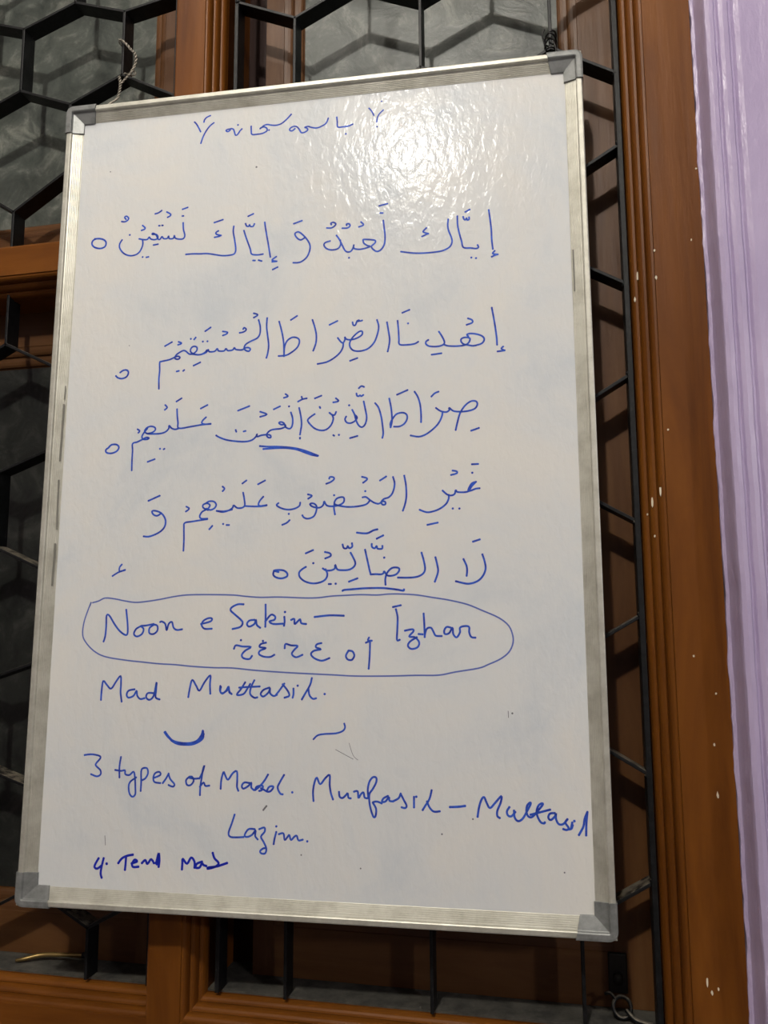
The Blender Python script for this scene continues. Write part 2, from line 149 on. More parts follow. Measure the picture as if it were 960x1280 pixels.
def wood(name, scale, a=(82, 43, 9), b_=(113, 65, 18), c=(126, 77, 27), sp=0.2):
    m = mat(name, (0.2, 0.08, 0.03), 0.44, coat=0.0, spec=sp)
    v = coords(m, scale)
    f = noise(m, v, 9, 6, 0.6, 0.6)
    lk(m, ramp(m, f, [(0.25, srgb(*a)), (0.55, srgb(*b_)), (0.8, srgb(*c))]), P(m).inputs['Base Color'])
    g = noise(m, v, 26, 3, 0.6)
    bump(m, g, 0.0012, 0.35)
    P(m).inputs['Coat Roughness'].default_value = 0.3
    return m
M_WOODV = wood('varnished_wood_upright', (3.2, 3.2, 0.35))
M_WOODH = wood('varnished_wood_level', (0.35, 3.2, 3.2))
M_SASHV = wood('dusty_sash_wood_upright', (3.2, 3.2, 0.35), (70, 41, 19), (94, 62, 34), (108, 76, 46), 0.28)
M_SASHH = wood('dusty_sash_wood_level', (0.35, 3.2, 3.2), (70, 41, 19), (94, 62, 34), (108, 76, 46), 0.28)
M_DARKW = wood('shade_dark_wood', (3.2, 3.2, 0.35), (24, 9, 5), (36, 15, 8), (44, 20, 10), 0.1)  # recess shade put into the wood colour; also used on the backing

M_IRON = mat('black_painted_iron', srgb(36, 37, 38), 0.5, 0.0, 0.3)
_v = coords(M_IRON, (1, 1, 1)); _f = noise(M_IRON, _v, 90, 5, 0.7)
_c = ramp(M_IRON, _f, [(0.45, srgb(11, 12, 13)), (0.68, srgb(24, 25, 27)), (0.8, srgb(90, 87, 82))])
_gn = nd(M_IRON, 'ShaderNodeNewGeometry'); _sx = nd(M_IRON, 'ShaderNodeSeparateXYZ'); lk(M_IRON, _gn.outputs['True Normal'], _sx.inputs[0])
_up = nd(M_IRON, 'ShaderNodeMapRange'); lk(M_IRON, _sx.outputs[2], _up.inputs[0]); _up.inputs[1].default_value = 0.35; _up.inputs[2].default_value = 0.7
_dm = nd(M_IRON, 'ShaderNodeMath', operation='MULTIPLY'); lk(M_IRON, _up.outputs[0], _dm.inputs[0]); _dr = nd(M_IRON, 'ShaderNodeMapRange'); lk(M_IRON, _f, _dr.inputs[0])
_dr.inputs[1].default_value = 0.4; _dr.inputs[2].default_value = 0.55; lk(M_IRON, _dr.outputs[0], _dm.inputs[1])
_mix = nd(M_IRON, 'ShaderNodeMix', data_type='RGBA'); lk(M_IRON, _dm.outputs[0], _mix.inputs[0]); lk(M_IRON, _c, _mix.inputs[6]); _mix.inputs[7].default_value = (*srgb(108, 101, 88), 1)
lk(M_IRON, _mix.outputs[2], P(M_IRON).inputs['Base Color'])
bump(M_IRON, _f, 0.001, 0.6)

def glass(name, tone, tr):
  M_GLASS = mat(name, (0.1, 0.1, 0.09), 0.35, spec=0.2)
  _v = coords(M_GLASS, (1, 1, 1)); _f = noise(M_GLASS, _v, 22, 8, 0.68, 0.8); _g = noise(M_GLASS, _v, 240, 2, 0.5)
  _mx = nd(M_GLASS, 'ShaderNodeMath', operation='MULTIPLY_ADD'); lk(M_GLASS, _g, _mx.inputs[0]); _mx.inputs[1].default_value = 0.12; lk(M_GLASS, _f, _mx.inputs[2])
  lk(M_GLASS, ramp(M_GLASS, _mx.outputs[0], [(0.38, srgb(*[q * tone for q in (68, 73, 69)])), (0.58, srgb(*[q * tone for q in (94, 99, 93)])), (0.8, srgb(*[q * tone for q in (158, 160, 150)]))]), P(M_GLASS).inputs['Base Color'])
  P(M_GLASS).inputs['Transmission Weight'].default_value = tr
  bump(M_GLASS, _f, 0.004, 0.25)
  return M_GLASS
M_GLASS = glass('dusty_frosted_glass', 1.0, 0.3)
M_GLASS2 = glass('darker_dusty_glass', 0.62, 0.6)  # lower left pane: darker base colour, more transmission

M_LEDGE = mat('dusty_grey_ledge', srgb(104, 100, 90), 0.9)
_v = coords(M_LEDGE, (1, 1, 1)); _f = noise(M_LEDGE, _v, 35, 6, 0.65)
lk(M_LEDGE, ramp(M_LEDGE, _f, [(0.35, srgb(44, 43, 39)), (0.7, srgb(86, 83, 75))]), P(M_LEDGE).inputs['Base Color']); bump(M_LEDGE, _f, 0.004, 0.6)

M_BOARD = mat('white_writing_sheet', srgb(222, 222, 222), 0.15, spec=0.075)
_v = coords(M_BOARD, (1, 1, 1)); _f = noise(M_BOARD, _v, 6, 8, 0.66, 0.5)
_h = nd(M_BOARD, 'ShaderNodeSeparateXYZ'); lk(M_BOARD, _v, _h.inputs[0])
_c1 = ramp(M_BOARD, _f, [(0.32, srgb(208, 213, 217)), (0.46, srgb(219, 221, 221)), (0.6, srgb(224, 223, 219)), (0.75, srgb(228, 226, 219))])
lk(M_BOARD, _c1, P(M_BOARD).inputs['Base Color'])
_v2 = coords(M_BOARD, (1.0, 1.0, 0.55)); _g = noise(M_BOARD, _v2, 125, 3, 0.55, 0.4); _g3 = noise(M_BOARD, _v2, 24, 2, 0.5)
_ad = nd(M_BOARD, 'ShaderNodeMath', operation='MULTIPLY_ADD'); lk(M_BOARD, _g3, _ad.inputs[0]); _ad.inputs[1].default_value = 1.2; lk(M_BOARD, _g, _ad.inputs[2])
bump(M_BOARD, _ad.outputs[0], 0.0012, 0.46)

M_ALU = mat('brushed_aluminium', srgb(205, 203, 192), 0.45, 0.45)
_v = coords(M_ALU, (1, 1, 1)); _f = noise(M_ALU, _v, 40, 5, 0.7)
lk(M_ALU, ramp(M_ALU, _f, [(0.25, srgb(172, 169, 156)), (0.6, srgb(204, 202, 190))]), P(M_ALU).inputs['Base Color'])
M_CAP = mat('grey_plastic_corner', srgb(150, 152, 152), 0.38, 0.2)
_v = coords(M_CAP, (1, 1, 1)); _f = noise(M_CAP, _v, 60, 5, 0.7)
lk(M_CAP, ramp(M_CAP, _f, [(0.25, srgb(100, 102, 101)), (0.6, srgb(140, 142, 140))]), P(M_CAP).inputs['Base Color'])
M_INK = mat('blue_marker_ink', srgb(38, 58, 142), 0.45, spec=0.12)
_v = coords(M_INK, (1, 1, 1)); _f = noise(M_INK, _v, 130, 2, 0.5)
lk(M_INK, ramp(M_INK, _f, [(0.3, srgb(40, 58, 160)), (0.6, srgb(56, 94, 202))]), P(M_INK).inputs['Base Color'])
M_INKT = mat('thin_faded_blue_ink', srgb(96, 112, 184), 0.45, spec=0.12)
M_INKD = mat('deep_blue_ink', srgb(28, 42, 174), 0.45, spec=0.12)
M_SPECK = mat('grey_smudge', srgb(110, 110, 116), 0.7)
M_FLECK = mat('white_paint_fleck', srgb(225, 215, 190), 0.6)
M_WIRE = mat('tarnished_wire', srgb(165, 158, 145), 0.5, 0.5)
M_BRASS = mat('tarnished_brass', srgb(150, 126, 78), 0.4, 0.8)
M_BLACK = mat('blackened_metal', srgb(30, 28, 27), 0.5, 0.3)

M_PLAST = mat('lavender_gloss_paint', srgb(176, 152, 198), 0.33)
_v = coords(M_PLAST, (1, 1, 1)); _f = noise(M_PLAST, _v, 5, 4, 0.6)
lk(M_PLAST, ramp(M_PLAST, _f, [(0.3, srgb(176, 160, 194)), (0.7, srgb(192, 177, 208))]), P(M_PLAST).inputs['Base Color'])
_v2 = coords(M_PLAST, (1, 1, 0.4)); _g = noise(M_PLAST, _v2, 120, 4, 0.6); bump(M_PLAST, _g, 0.0022, 0.6)
M_CEIL = mat('white_distemper', srgb(168, 164, 156), 0.9)
M_WALL = mat('dull_painted_wall', srgb(132, 124, 128), 0.8)
M_FLOOR = mat('grey_cement_floor', srgb(92, 86, 78), 0.5)
_v = coords(M_FLOOR, (1, 1, 1)); _f = noise(M_FLOOR, _v, 6, 6, 0.6)
lk(M_FLOOR, ramp(M_FLOOR, _f, [(0.3, srgb(78, 72, 66)), (0.7, srgb(104, 98, 90))]), P(M_FLOOR).inputs['Base Color'])

# ---------------------------------------------------------------- helpers
def link(name, verts, faces, m, parent=None, smooth=False, bevel=0):
    me = bpy.data.meshes.new(name); me.from_pydata([tuple(v) for v in verts], [], faces)
    bm = bmesh.new(); bm.from_mesh(me); bmesh.ops.recalc_face_normals(bm, faces=bm.faces); bm.to_mesh(me); bm.free()
    me.materials.append(m)
    if smooth: me.shade_smooth()
    o = bpy.data.objects.new(name, me); COL.objects.link(o)
    if parent: o.parent = parent
    if bevel:
        b_ = o.modifiers.new('bevel', 'BEVEL'); b_.width = bevel; b_.segments = 2; b_.limit_method = 'ANGLE'
    return o
def empty(name, loc, label=None, cat=None, kind=None, group=None):
    o = bpy.data.objects.new(name, None); o.empty_display_size = 0.05; COL.objects.link(o); o.location = loc
    return tag(o, label, cat, kind, group)
def tag(o, label=None, cat=None, kind=None, group=None):
    for k, v in (('label', label), ('category', cat), ('kind', kind), ('group', group)):
        if v: o[k] = v
    return o
def box(name, a, b_, m, parent=None, off=(0, 0, 0), bevel=0):
    x0, y0, z0 = [a[i] - off[i] for i in range(3)]; x1, y1, z1 = [b_[i] - off[i] for i in range(3)]
    v = [(x0, y0, z0), (x1, y0, z0), (x1, y1, z0), (x0, y1, z0), (x0, y0, z1), (x1, y0, z1), (x1, y1, z1), (x0, y1, z1)]
    return link(name, v, [(0, 1, 2, 3), (4, 5, 6, 7), (0, 1, 5, 4), (1, 2, 6, 5), (2, 3, 7, 6), (3, 0, 4, 7)], m, parent, False, bevel)
def sweep(name, prof, axis, l0, l1, m, parent=None, off=(0, 0, 0), n=1, jit=None):
    """closed profile of (across, y) extruded along 'z' (across = x) or 'x' (across = z)"""
    v, f = [], []; k = len(prof)
    for i in range(n + 1):
        l = l0 + (l1 - l0) * i / n
        for j, (a, d) in enumerate(prof):
            if jit: a, d = jit(i, j, a, d, l)
            p = (a, d, l) if axis == 'z' else (l, d, a)
            v.append((p[0] - off[0], p[1] - off[1], p[2] - off[2]))
    for i in range(n):
        for j in range(k):
            f.append((i * k + j, i * k + (j + 1) % k, (i + 1) * k + (j + 1) % k, (i + 1) * k + j))
    f.append(tuple(range(k))); f.append(tuple(n * k + j for j in range(k)))
    return link(name, v, f, m, parent)
def beads(w, t, nb, fine=5):
    """stepped bead moulding: (s across, depth), from the flat's edge outwards"""
    out = [(0, 0), (0.0006, t * 0.07)]
    g = w * 0.05
    for k in range(nb):
        s0 = 0.0006 + k * (w - 0.0006) / nb; s1 = 0.0006 + (k + 1) * (w - 0.0006) / nb - g
        d0 = t * (0.04 + 0.92 * k / nb); d1 = t * (0.04 + 0.92 * (k + 0.8) / nb)
        for i in range(fine):
            a = math.pi / 2 * i / (fine - 1)
            out.append((s0 + (s1 - s0) * math.sin(a), d0 + (d1 - d0) * (1 - math.cos(a))))
        out.append((s1 + g * 0.2, d1 + t * 0.1)); out.append((s1 + g, d1 + t * 0.07))
    out.append((w, t)); return out
def member(a0, a1, front, back, left=None, right=None):
    """profile of a timber whose flat runs a0..a1 with optional (width, depth, beads) mouldings on each side"""
    p = []
    if left:
        p += [(a0 - s, front + d) for s, d in reversed(beads(*left))]; lo = a0 - left[0]
    else: p.append((a0, front)); lo = a0
    if right:
        p += [(a1 + s, front + d) for s, d in beads(*right)]; hi = a1 + right[0]
    else: p.append((a1, front)); hi = a1
    return p + [(hi, back), (lo, back)]
def tube(name, pts, rad, m, parent=None, off=(0, 0, 0), seg=8, sub=6, closed=False):
    pts = [Vector(p) - Vector(off) for p in pts]
    q = smooth_path(pts, sub); n = len(q); v, f = [], []
    up = Vector((0.13, 0.9, 0.31)).normalized()
    for i, p in enumerate(q):
        t = (q[min(i + 1, n - 1)] - q[max(i - 1, 0)]).normalized()
        a = t.cross(up)
        if a.length < 1e-4: a = t.cross(Vector((1, 0, 0)))
        a.normalize(); c = t.cross(a); up = c if False else up
        rr = rad if not callable(rad) else rad(i / (n - 1))
        for k in range(seg):
            w = 2 * math.pi * k / seg; v.append(p + (a * math.cos(w) + c * math.sin(w)) * rr)
    for i in range(n - 1):
        for k in range(seg): f.append((i * seg + k, i * seg + (k + 1) % seg, (i + 1) * seg + (k + 1) % seg, (i + 1) * seg + k))
    f += [tuple(range(seg)), tuple((n - 1) * seg + k for k in range(seg))]
    return link(name, v, f, m, parent, True)
def smooth_path(p, sub):
    if len(p) < 3: return list(p)
    out = []
    for i in range(len(p) - 1):
        a = p[max(i - 1, 0)]; b_ = p[i]; c = p[i + 1]; d = p[min(i + 2, len(p) - 1)]
        for k in range(sub):
            t = k / sub
            out.append(0.5 * ((2 * b_) + (c - a) * t + (2 * a - 5 * b_ + 4 * c - d) * t * t + (3 * b_ - a - 3 * c + d) * t ** 3))
    out.append(p[-1]); return out

# ---------------------------------------------------------------- the room
RX0, RX1, RY0, RZ = -2.6, 2.6, -3.6, 3.40
WX0, WX1 = -0.960, 0.1577       # outer edges of the window timber
WZ0, WZ1 = 0.845, 2.52
YP = F - 0.035                  # face of the plaster
tag(box('floor', (RX0, RY0, -0.05), (RX1, F + 0.2, 0), M_FLOOR), kind='structure')
tag(box('ceiling', (RX0, RY0, RZ), (RX1, F + 0.2, RZ + 0.05), M_CEIL), kind='structure')
tag(box('wall_back', (RX0, RY0 - 0.05, 0), (RX1, RY0, RZ), M_WALL), kind='structure')
tag(box('wall_left', (RX0 - 0.05, RY0, 0), (RX0, F + 0.2, RZ), M_WALL), kind='structure')
tag(box('wall_right', (RX1, RY0, 0), (RX1 + 0.05, F + 0.2, RZ), M_WALL), kind='structure')

def wob(l, a=1.0): return 0.5 * a * (0.0009 * math.sin(l * 23 + 1) + 0.0008 * math.sin(l * 61) + 0.0006 * math.sin(l * 137 + 2))
_rj = [random.uniform(-1, 1) for _ in range(4000)]
def pj(i, j, a, d, l):
    if j in (0, 1, 2): a += wob(l) + 0.0005 * _rj[(i * 3 + j) % 4000]; d += 0.0003 * _rj[(i * 7 + j) % 4000]
    elif j < 16: a += wob(l, 0.35) + 0.00015 * _rj[(i * 5 + j) % 4000]
    return a, d
plast = [(0.1572, F + 0.006), (0.1576, F - 0.0022), (0.1596, F - 0.0030), (0.1608, F - 0.0035), (0.1642, YP + 0.003), (0.1652, YP),
         (0.1690, YP - 0.0018), (0.1728, YP - 0.0014), (0.1746, YP + 0.0022), (0.1764, YP + 0.0022), (0.1778, YP - 0.0006),
         (0.1815, YP - 0.0022), (0.1860, YP - 0.0014), (0.1880, YP + 0.0024), (0.1900, YP + 0.0026), (0.1920, YP - 0.0002),
         (0.1965, YP - 0.0022), (0.203, YP - 0.0014), (0.215, YP - 0.0004), (0.24, YP), (RX1, YP), (RX1, F + 0.2), (0.1572, F + 0.2)]
tag(sweep('wall_right_of_window', plast, 'z', 0, RZ, M_PLAST, n=420, jit=pj), kind='structure')
tag(box('wall_left_of_window', (RX0, YP, 0), (WX0, F + 0.2, RZ), M_PLAST), kind='structure')
tag(box('wall_below_window', (WX0, YP, 0), (WX1, F + 0.2, WZ0), M_PLAST), kind='structure')
tag(box('wall_above_window', (WX0, YP, WZ1), (WX1, F + 0.2, RZ), M_PLAST), kind='structure')

# ---------------------------------------------------------------- window timber
W0 = (-0.4, F, WZ0)
win = empty('window_1', W0, kind='structure')
BK = F + 0.125
MJ = (0.0234, 0.030, 3); MP = (0.0176, 0.030, 3)
def wpart(name, prof, axis, l0, l1, m, par=win, off=W0, n=1): return sweep(name, prof, axis, l0, l1, m, par, off, n)
Z = lambda z: z + H
wpart('jamb', member(0.1097, 0.1572, F, BK, left=MJ), 'z', WZ0, WZ1, M_WOODV)
wpart('jamb', member(-0.960, -0.915, F, BK, right=MJ), 'z', WZ0, WZ1, M_WOODV)
mull = wpart('mullion', member(-0.4308, -0.3945, F - 0.0012, BK, left=(0.0100, 0.0312, 2), right=(0.0176, 0.0312, 3)), 'z', Z(-0.505), Z(1.10), M_WOODV)
wpart('sill', member(Z(-0.505), Z(-0.413), F, BK, right=(0.019, 0.030, 3)), 'x', -0.915, 0.1097, M_WOODH)
wpart('head', member(Z(1.09), Z(1.17), F, BK, left=(0.019, 0.030, 3)), 'x', -0.915, 0.1097, M_WOODH)
wpart('transom', member(Z(0.4200), Z(0.4553), F, BK, left=(0.0205, 0.030, 3), right=(0.016, 0.030, 3)), 'x', -0.900, -0.4300, M_WOODH)
box('ledge', (-0.90, F + 0.030, Z(-0.400)), (-0.4385, BK, Z(-0.3915)), M_LEDGE, win, W0)
box('ledge', (-0.3775, F + 0.030, Z(-0.400)), (0.0870, BK, Z(-0.3915)), M_LEDGE, win, W0)
box('rebate_strip', (-0.3775, F + 0.098, Z(-0.3915)), (-0.330, BK, Z(1.09)), M_DARKW, win, W0)  # dark strip painting the shade of the gap beside the mullion

YS, YG = F + 0.07, F + 0.0815
def sash(x0, x1, z0, z1, gx0, gx1, gz0, gz1, fx0, fx1, fz0, fz1, gm=M_GLASS):
    """outer x0..z1, glass gx0.., flat edges fx0.."""
    off = ((x0 + x1) / 2, YS, z0)
    root = empty('sash', (off[0] - W0[0], off[1] - W0[1], off[2] - W0[2])); root.parent = win
    b_ = YS + 0.034; t = 0.0115
    sweep('stile', member(x0, fx0, YS, b_, right=(gx0 - fx0, t, 2)), 'z', z0, z1, M_SASHV, root, off)
    sweep('stile', member(fx1, x1, YS, b_, left=(fx1 - gx1, t, 2)), 'z', z0, z1, M_SASHV, root, off)
    sweep('rail', member(z0, fz0, YS, b_, right=(gz0 - fz0, t, 2)), 'x', fx0, fx1, M_SASHH, root, off)
    sweep('rail', member(fz1, z1, YS, b_, left=(fz1 - gz1, t, 2)), 'x', fx0, fx1, M_SASHH, root, off)
    box('pane', (gx0 - 0.006, YG, gz0 - 0.006), (gx1 + 0.006, YG + 0.004, gz1 + 0.006), gm, root, off)
    return root
sr_ = sash(-0.3424, 0.1000, Z(-0.3910), Z(1.088), -0.2939, 0.0230, Z(-0.315), Z(1.03), -0.3186, 0.0457, Z(-0.339), Z(1.05))
sash(-0.900, -0.432, Z(0.4560), Z(1.088), -0.850, -0.5042, Z(0.5272), Z(1.03), -0.872, -0.4846, Z(0.5066), Z(1.05))
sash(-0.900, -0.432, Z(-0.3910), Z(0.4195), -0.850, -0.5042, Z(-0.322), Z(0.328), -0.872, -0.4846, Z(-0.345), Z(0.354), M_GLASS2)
box('latch_plate', (0.0390, YS - 0.004, 0.974), (0.0575, YS + 0.001, 1.012), M_BLACK, sr_, (-0.1212, YS, Z(-0.3910)), 0.0015)
tube('latch_knob', [(0.048, YS - 0.012, 0.990), (0.048, YS - 0.003, 0.990)], 0.005, M_BLACK, sr_, (-0.1212, YS, Z(-0.3910)), 12, 1)
# added dark backing behind the glass, keeping the outside dark
box('dark_backing', (-0.93, F + 0.19, WZ0), (0.13, F + 0.20, WZ1), M_DARKW, win, W0)
# paint flecks on the jamb
FL = [(0.0971, 1.4634, 14), (0.1044, 1.4727, 12), (0.0978, 1.4283, 4), (0.0943, 1.7049, 14), (0.1103, 1.693, 6), (0.0908, 1.6794, 7),
      (0.1101, 1.7223, 4), (0.1141, 1.5337, 3), (0.1266, 1.3114, 3), (0.1448, 1.2764, 3), (0.1407, 1.2292, 4), (0.141, 1.1835, 8),
      (0.1229, 1.0184, 11), (0.1322, 1.0138, 4), (0.1265, 1.0099, 5), (0.155, 1.8063, 3), (0.0928, 1.4515, 3), (0.1463, 1.7297, 3)]
def mould_depth(x):
    s = 0.1097 - x
    if s <= 0: return 0
    pr = beads(*MJ); 
    for (s0, d0), (s1, d1) in zip(pr, pr[1:]):
        if s0 <= s <= s1 and s1 > s0: return d0 + (d1 - d0) * (s - s0) / (s1 - s0)
    return 0
def fleck(x, z, l, y, m=M_FLECK, wdt=0.0011, par=win, off=W0):
    h = l * 0.00042; v = []; n = 8
    for k in range(n):
        a = 2 * math.pi * k / n; q = random.uniform(0.7, 1.15)
        v.append((x + wdt * q * math.sin(a) * (1 if l > 5 else 0.9) - off[0], y - off[1], z + max(h, wdt) * q * math.cos(a) - off[2]))
    v2 = [(a - 0, b_ - 0.0007, c) for a, b_, c in v]
    return link('paint_fleck', v + v2, [tuple(range(n)), tuple(range(n, 2 * n))] + [(k, (k + 1) % n, n + (k + 1) % n, n + k) for k in range(n)], m, par)
for x, z, l in FL: fleck(x, z, l, F + mould_depth(x) + 0.0002 - (0.0006 if x < 0.1097 else 0))

# ---------------------------------------------------------------- hexagonal iron grilles
YB0, YB1 = F + 0.020, F + 0.042
def grille(name, loc, label, bars, frames):
    root = empty(name, loc, label, 'grille', group='hexagonal window grilles')
    for (x0, z0), (x1, z1) in bars:
        a = Vector((x0, 0, z0)); b_ = Vector((x1, 0, z1)); t = (b_ - a).normalized(); s = Vector((-t.z, 0, t.x)) * 0.0018
        e = t * 0.0012; v = []
        for q in (a - e - s, b_ + e - s, b_ + e + s, a - e + s):
            v.append(Vector((q.x, YB0, q.z)) - Vector(loc)); v.append(Vector((q.x, YB1, q.z)) - Vector(loc))
        link('grille_bar', v, [(0, 2, 4, 6), (1, 3, 5, 7), (0, 1, 3, 2), (2, 3, 5, 4), (4, 5, 7, 6), (6, 7, 1, 0)], M_IRON, root, bevel=0.0006)
    for a, b_ in frames:
        box('frame_bar', a, b_, M_IRON, root, loc, bevel=0.0008)
    return root
def weld(root, loc, x, z):
    bm = bmesh.new(); bmesh.ops.create_icosphere(bm, subdivisions=2, radius=0.0032)
    for v_ in bm.verts:
        v_.co *= random.uniform(0.8, 1.2); v_.co += Vector((x, YB0 + 0.0012, z)) - Vector(loc)
    me = bpy.data.meshes.new('weld'); bm.to_mesh(me); bm.free(); me.materials.append(M_IRON)
    o = bpy.data.objects.new('weld', me); COL.objects.link(o); o.parent = root
# right bay
RXN = [-0.3630, -0.2876, -0.2110, -0.1340, -0.0600, 0.0137, 0.0845]
EV = [(1.0850, 1.004), (0.8340, 0.7560), (0.5893, 0.5074), (0.3471, 0.2502), (0.0937, 0.0011), (-0.1550, -0.2528)]   # even verticals (top, bottom)
OD = [(0.9640, 0.8760), (0.7215, 0.6318), (0.4660, 0.3880), (0.2080, 0.1350), (-0.0400, -0.1140), (-0.2950, -0.3900)]
rb = []
for i, x in enumerate(RXN):
    if i % 2:
        for t, bt in OD: rb.append(((x, Z(t)), (x, Z(bt))))
    elif 0 < i < 6:
        for t, bt in EV: rb.append(((x, Z(t)), (x, Z(bt))))
for i in range(6):
    xo, xe = (RXN[i + 1], RXN[i]) if i % 2 == 0 else (RXN[i], RXN[i + 1])
    for k in range(6):
        rb.append(((xe, Z(EV[k][1])), (xo, Z(OD[k][0]))))           # bottom of even vertical to top of odd vertical
        if k < 5: rb.append(((xo, Z(OD[k][1])), (xe, Z(EV[k + 1][0]))))
GR = (-0.139, YB0, Z(-0.3915))
g1 = grille('window_grille', GR, 'wide black iron hexagon grille in the tall window bay right of the wooden mullion', rb,
            [((-0.3655, YB0, Z(-0.3915)), (-0.3605, YB1, Z(1.0850))), ((0.0800, YB0 - 0.002, Z(-0.3915)), (0.0856, YB1, Z(1.0850)))])
for k in range(1, 6):
    for q in EV[k]: weld(g1, GR, 0.0815, Z(q)); weld(g1, GR, -0.3620, Z(q))
# left bay
LXN = [-0.8800, -0.8080, -0.7350, -0.6620, -0.5880, -0.5165, -0.4440]
LE = [(1.045, 0.963), (0.7963, 0.9, )]
evu = [(1.0850, 1.0350), (0.8860, 0.7960), (0.6530, 0.5620)]; odu = [(1.0000, 0.9200), (0.7707, 0.6826), (0.5154, 0.4560)]
evu_f = [(1.0850, 1.0350), (0.8700, 0.7820), (0.6436, 0.5600)]
def bay(ev, od, evf, top_even):
    out = []
    def E(i): return evf if i in (0, 6) else ev
    for i, x in enumerate(LXN):
        for t, bt in (od if i % 2 else E(i)):
            if not (i in (0, 6)): out.append(((x, Z(t)), (x, Z(bt))))
    for i in range(6):
        io, ie = (i + 1, i) if i % 2 == 0 else (i, i + 1)
        e, o_ = E(ie), od
        seq_e, seq_o = e, o_
        if top_even:
            for k in range(len(seq_e)):
                if k < len(seq_o): out.append(((LXN[ie], Z(seq_e[k][1])), (LXN[io], Z(seq_o[k][0]))))
                if k < len(seq_o) and k + 1 < len(seq_e): out.append(((LXN[io], Z(seq_o[k][1])), (LXN[ie], Z(seq_e[k + 1][0]))))
        else:
            for k in range(len(seq_o)):
                if k < len(seq_e): out.append(((LXN[io], Z(seq_o[k][1])), (LXN[ie], Z(seq_e[k][0]))))
                if k < len(seq_e) and k + 1 < len(seq_o): out.append(((LXN[ie], Z(seq_e[k][1])), (LXN[io], Z(seq_o[k + 1][0]))))
    return out
FB = lambda z0, z1: [((-0.8865, YB0, Z(z0)), (-0.8810, YB1, Z(z1))), ((-0.4450, YB0, Z(z0)), (-0.4415, YB1, Z(z1)))]
GU = (-0.664, YB0, Z(0.4560))
g2 = grille('window_grille', GU, 'black iron hexagon grille above the left transom, with the hanging wire tied to it', bay(evu, odu, evu_f, True), FB(0.4560, 1.0850))
evl = [(0.3040, 0.2045), (0.0549, -0.0477), (-0.1947, -0.3000)]; odl = [(0.4190, 0.3400), (0.1775, 0.0866), (-0.0711, -0.1710), (-0.3375, -0.3900)]
GL = (-0.664, YB0, Z(-0.3915))
g3 = grille('window_grille', GL, 'shadowed black iron hexagon grille below the left transom, beside the lower half of the whiteboard', bay(evl, odl, evl, False), FB(-0.3915, 0.4190))

# ---------------------------------------------------------------- whiteboard
bx, by, bz = [Vector(q) for q in BOARD_AXES]
board = empty('whiteboard', (0, 0, 0), 'portrait whiteboard with aluminium frame covered in blue handwriting, leaning on the window', 'whiteboard')
MB = Matrix(((bx.x, by.x, bz.x, BOARD_ORG[0]), (bx.y, by.y, bz.y, BOARD_ORG[1]), (bx.z, by.z, bz.z, BOARD_ORG[2]), (0, 0, 0, 1)))
board.matrix_world = MB
BW, BH, SD, TH = 0.6, 0.9, 0.0085, 0.0175
fw = 0.0180
# writing sheet
box('writing_surface', (-BW / 2 + fw - 0.003, SD, fw - 0.003), (BW / 2 - fw + 0.003, SD + 0.003, BH - fw + 0.003), M_BOARD, board)
box('backing_panel', (-BW / 2 + 0.008, SD + 0.003, 0.008), (BW / 2 - 0.008, TH - 0.001, BH - 0.008), mat('brown_hardboard', srgb(110, 82, 52), 0.8), board)
# frame profile: s from outer edge inwards, d depth behind the front
def fprof(lift=0.0, extra=0.0, rib=True):
    p = [(0 - extra, TH), (0 - extra, 0.0014 - lift), (0.0004 - extra, 0.0004 - lift), (0.0014, 0.0 - lift), (0.0052, 0.0 - lift), (0.0062, 0.0006 - lift), (0.0068, 0.0030 - lift)]
    s = 0.0074
    if rib:
        for k in range(6):
            e = 0.0032 + 0.00078 * k
            p += [(s, e - lift), (s + 0.0010, e + 0.0004 - lift), (s + 0.00125, e + 0.0009 - lift), (s + 0.0015, e + 0.0009 - lift)]; s += 0.00165
    else: p += [(s, 0.0034 - lift)]
    p += [(fw - 0.0006 + extra, 0.0079 - lift), (fw + extra, 0.0082 - lift), (fw + extra, SD - 0.0001), (fw - 0.004, SD + 0.002), (fw - 0.004, TH)]
    return p
def rail(name, a, b_, inward):
    """a,b outer corners (x,z) of one side; mitred"""
    v = []; p = fprof(); a = Vector(a); b_ = Vector(b_); t = (b_ - a).normalized(); inn = Vector(inward)
    for end, sg in ((a, 1), (b_, -1)):
        for s, d in p:
            q = end + inn * s + t * s * sg; v.append((q.x, d, q.y))
    k = len(p); f = [(j, (j + 1) % k, k + (j + 1) % k, k + j) for j in range(k)] + [tuple(range(k)), tuple(range(k, 2 * k))]
    return link(name, v, f, M_ALU, board)
X0, X1, Z0, Z1 = -BW / 2, BW / 2, 0, BH
rail('frame_rail', (X0, Z0), (X1, Z0), (0, 1)); rail('frame_rail', (X0, Z1), (X1, Z1), (0, -1))
rail('frame_rail', (X0, Z0), (X0, Z1), (1, 0)); rail('frame_rail', (X1, Z0), (X1, Z1), (-1, 0))
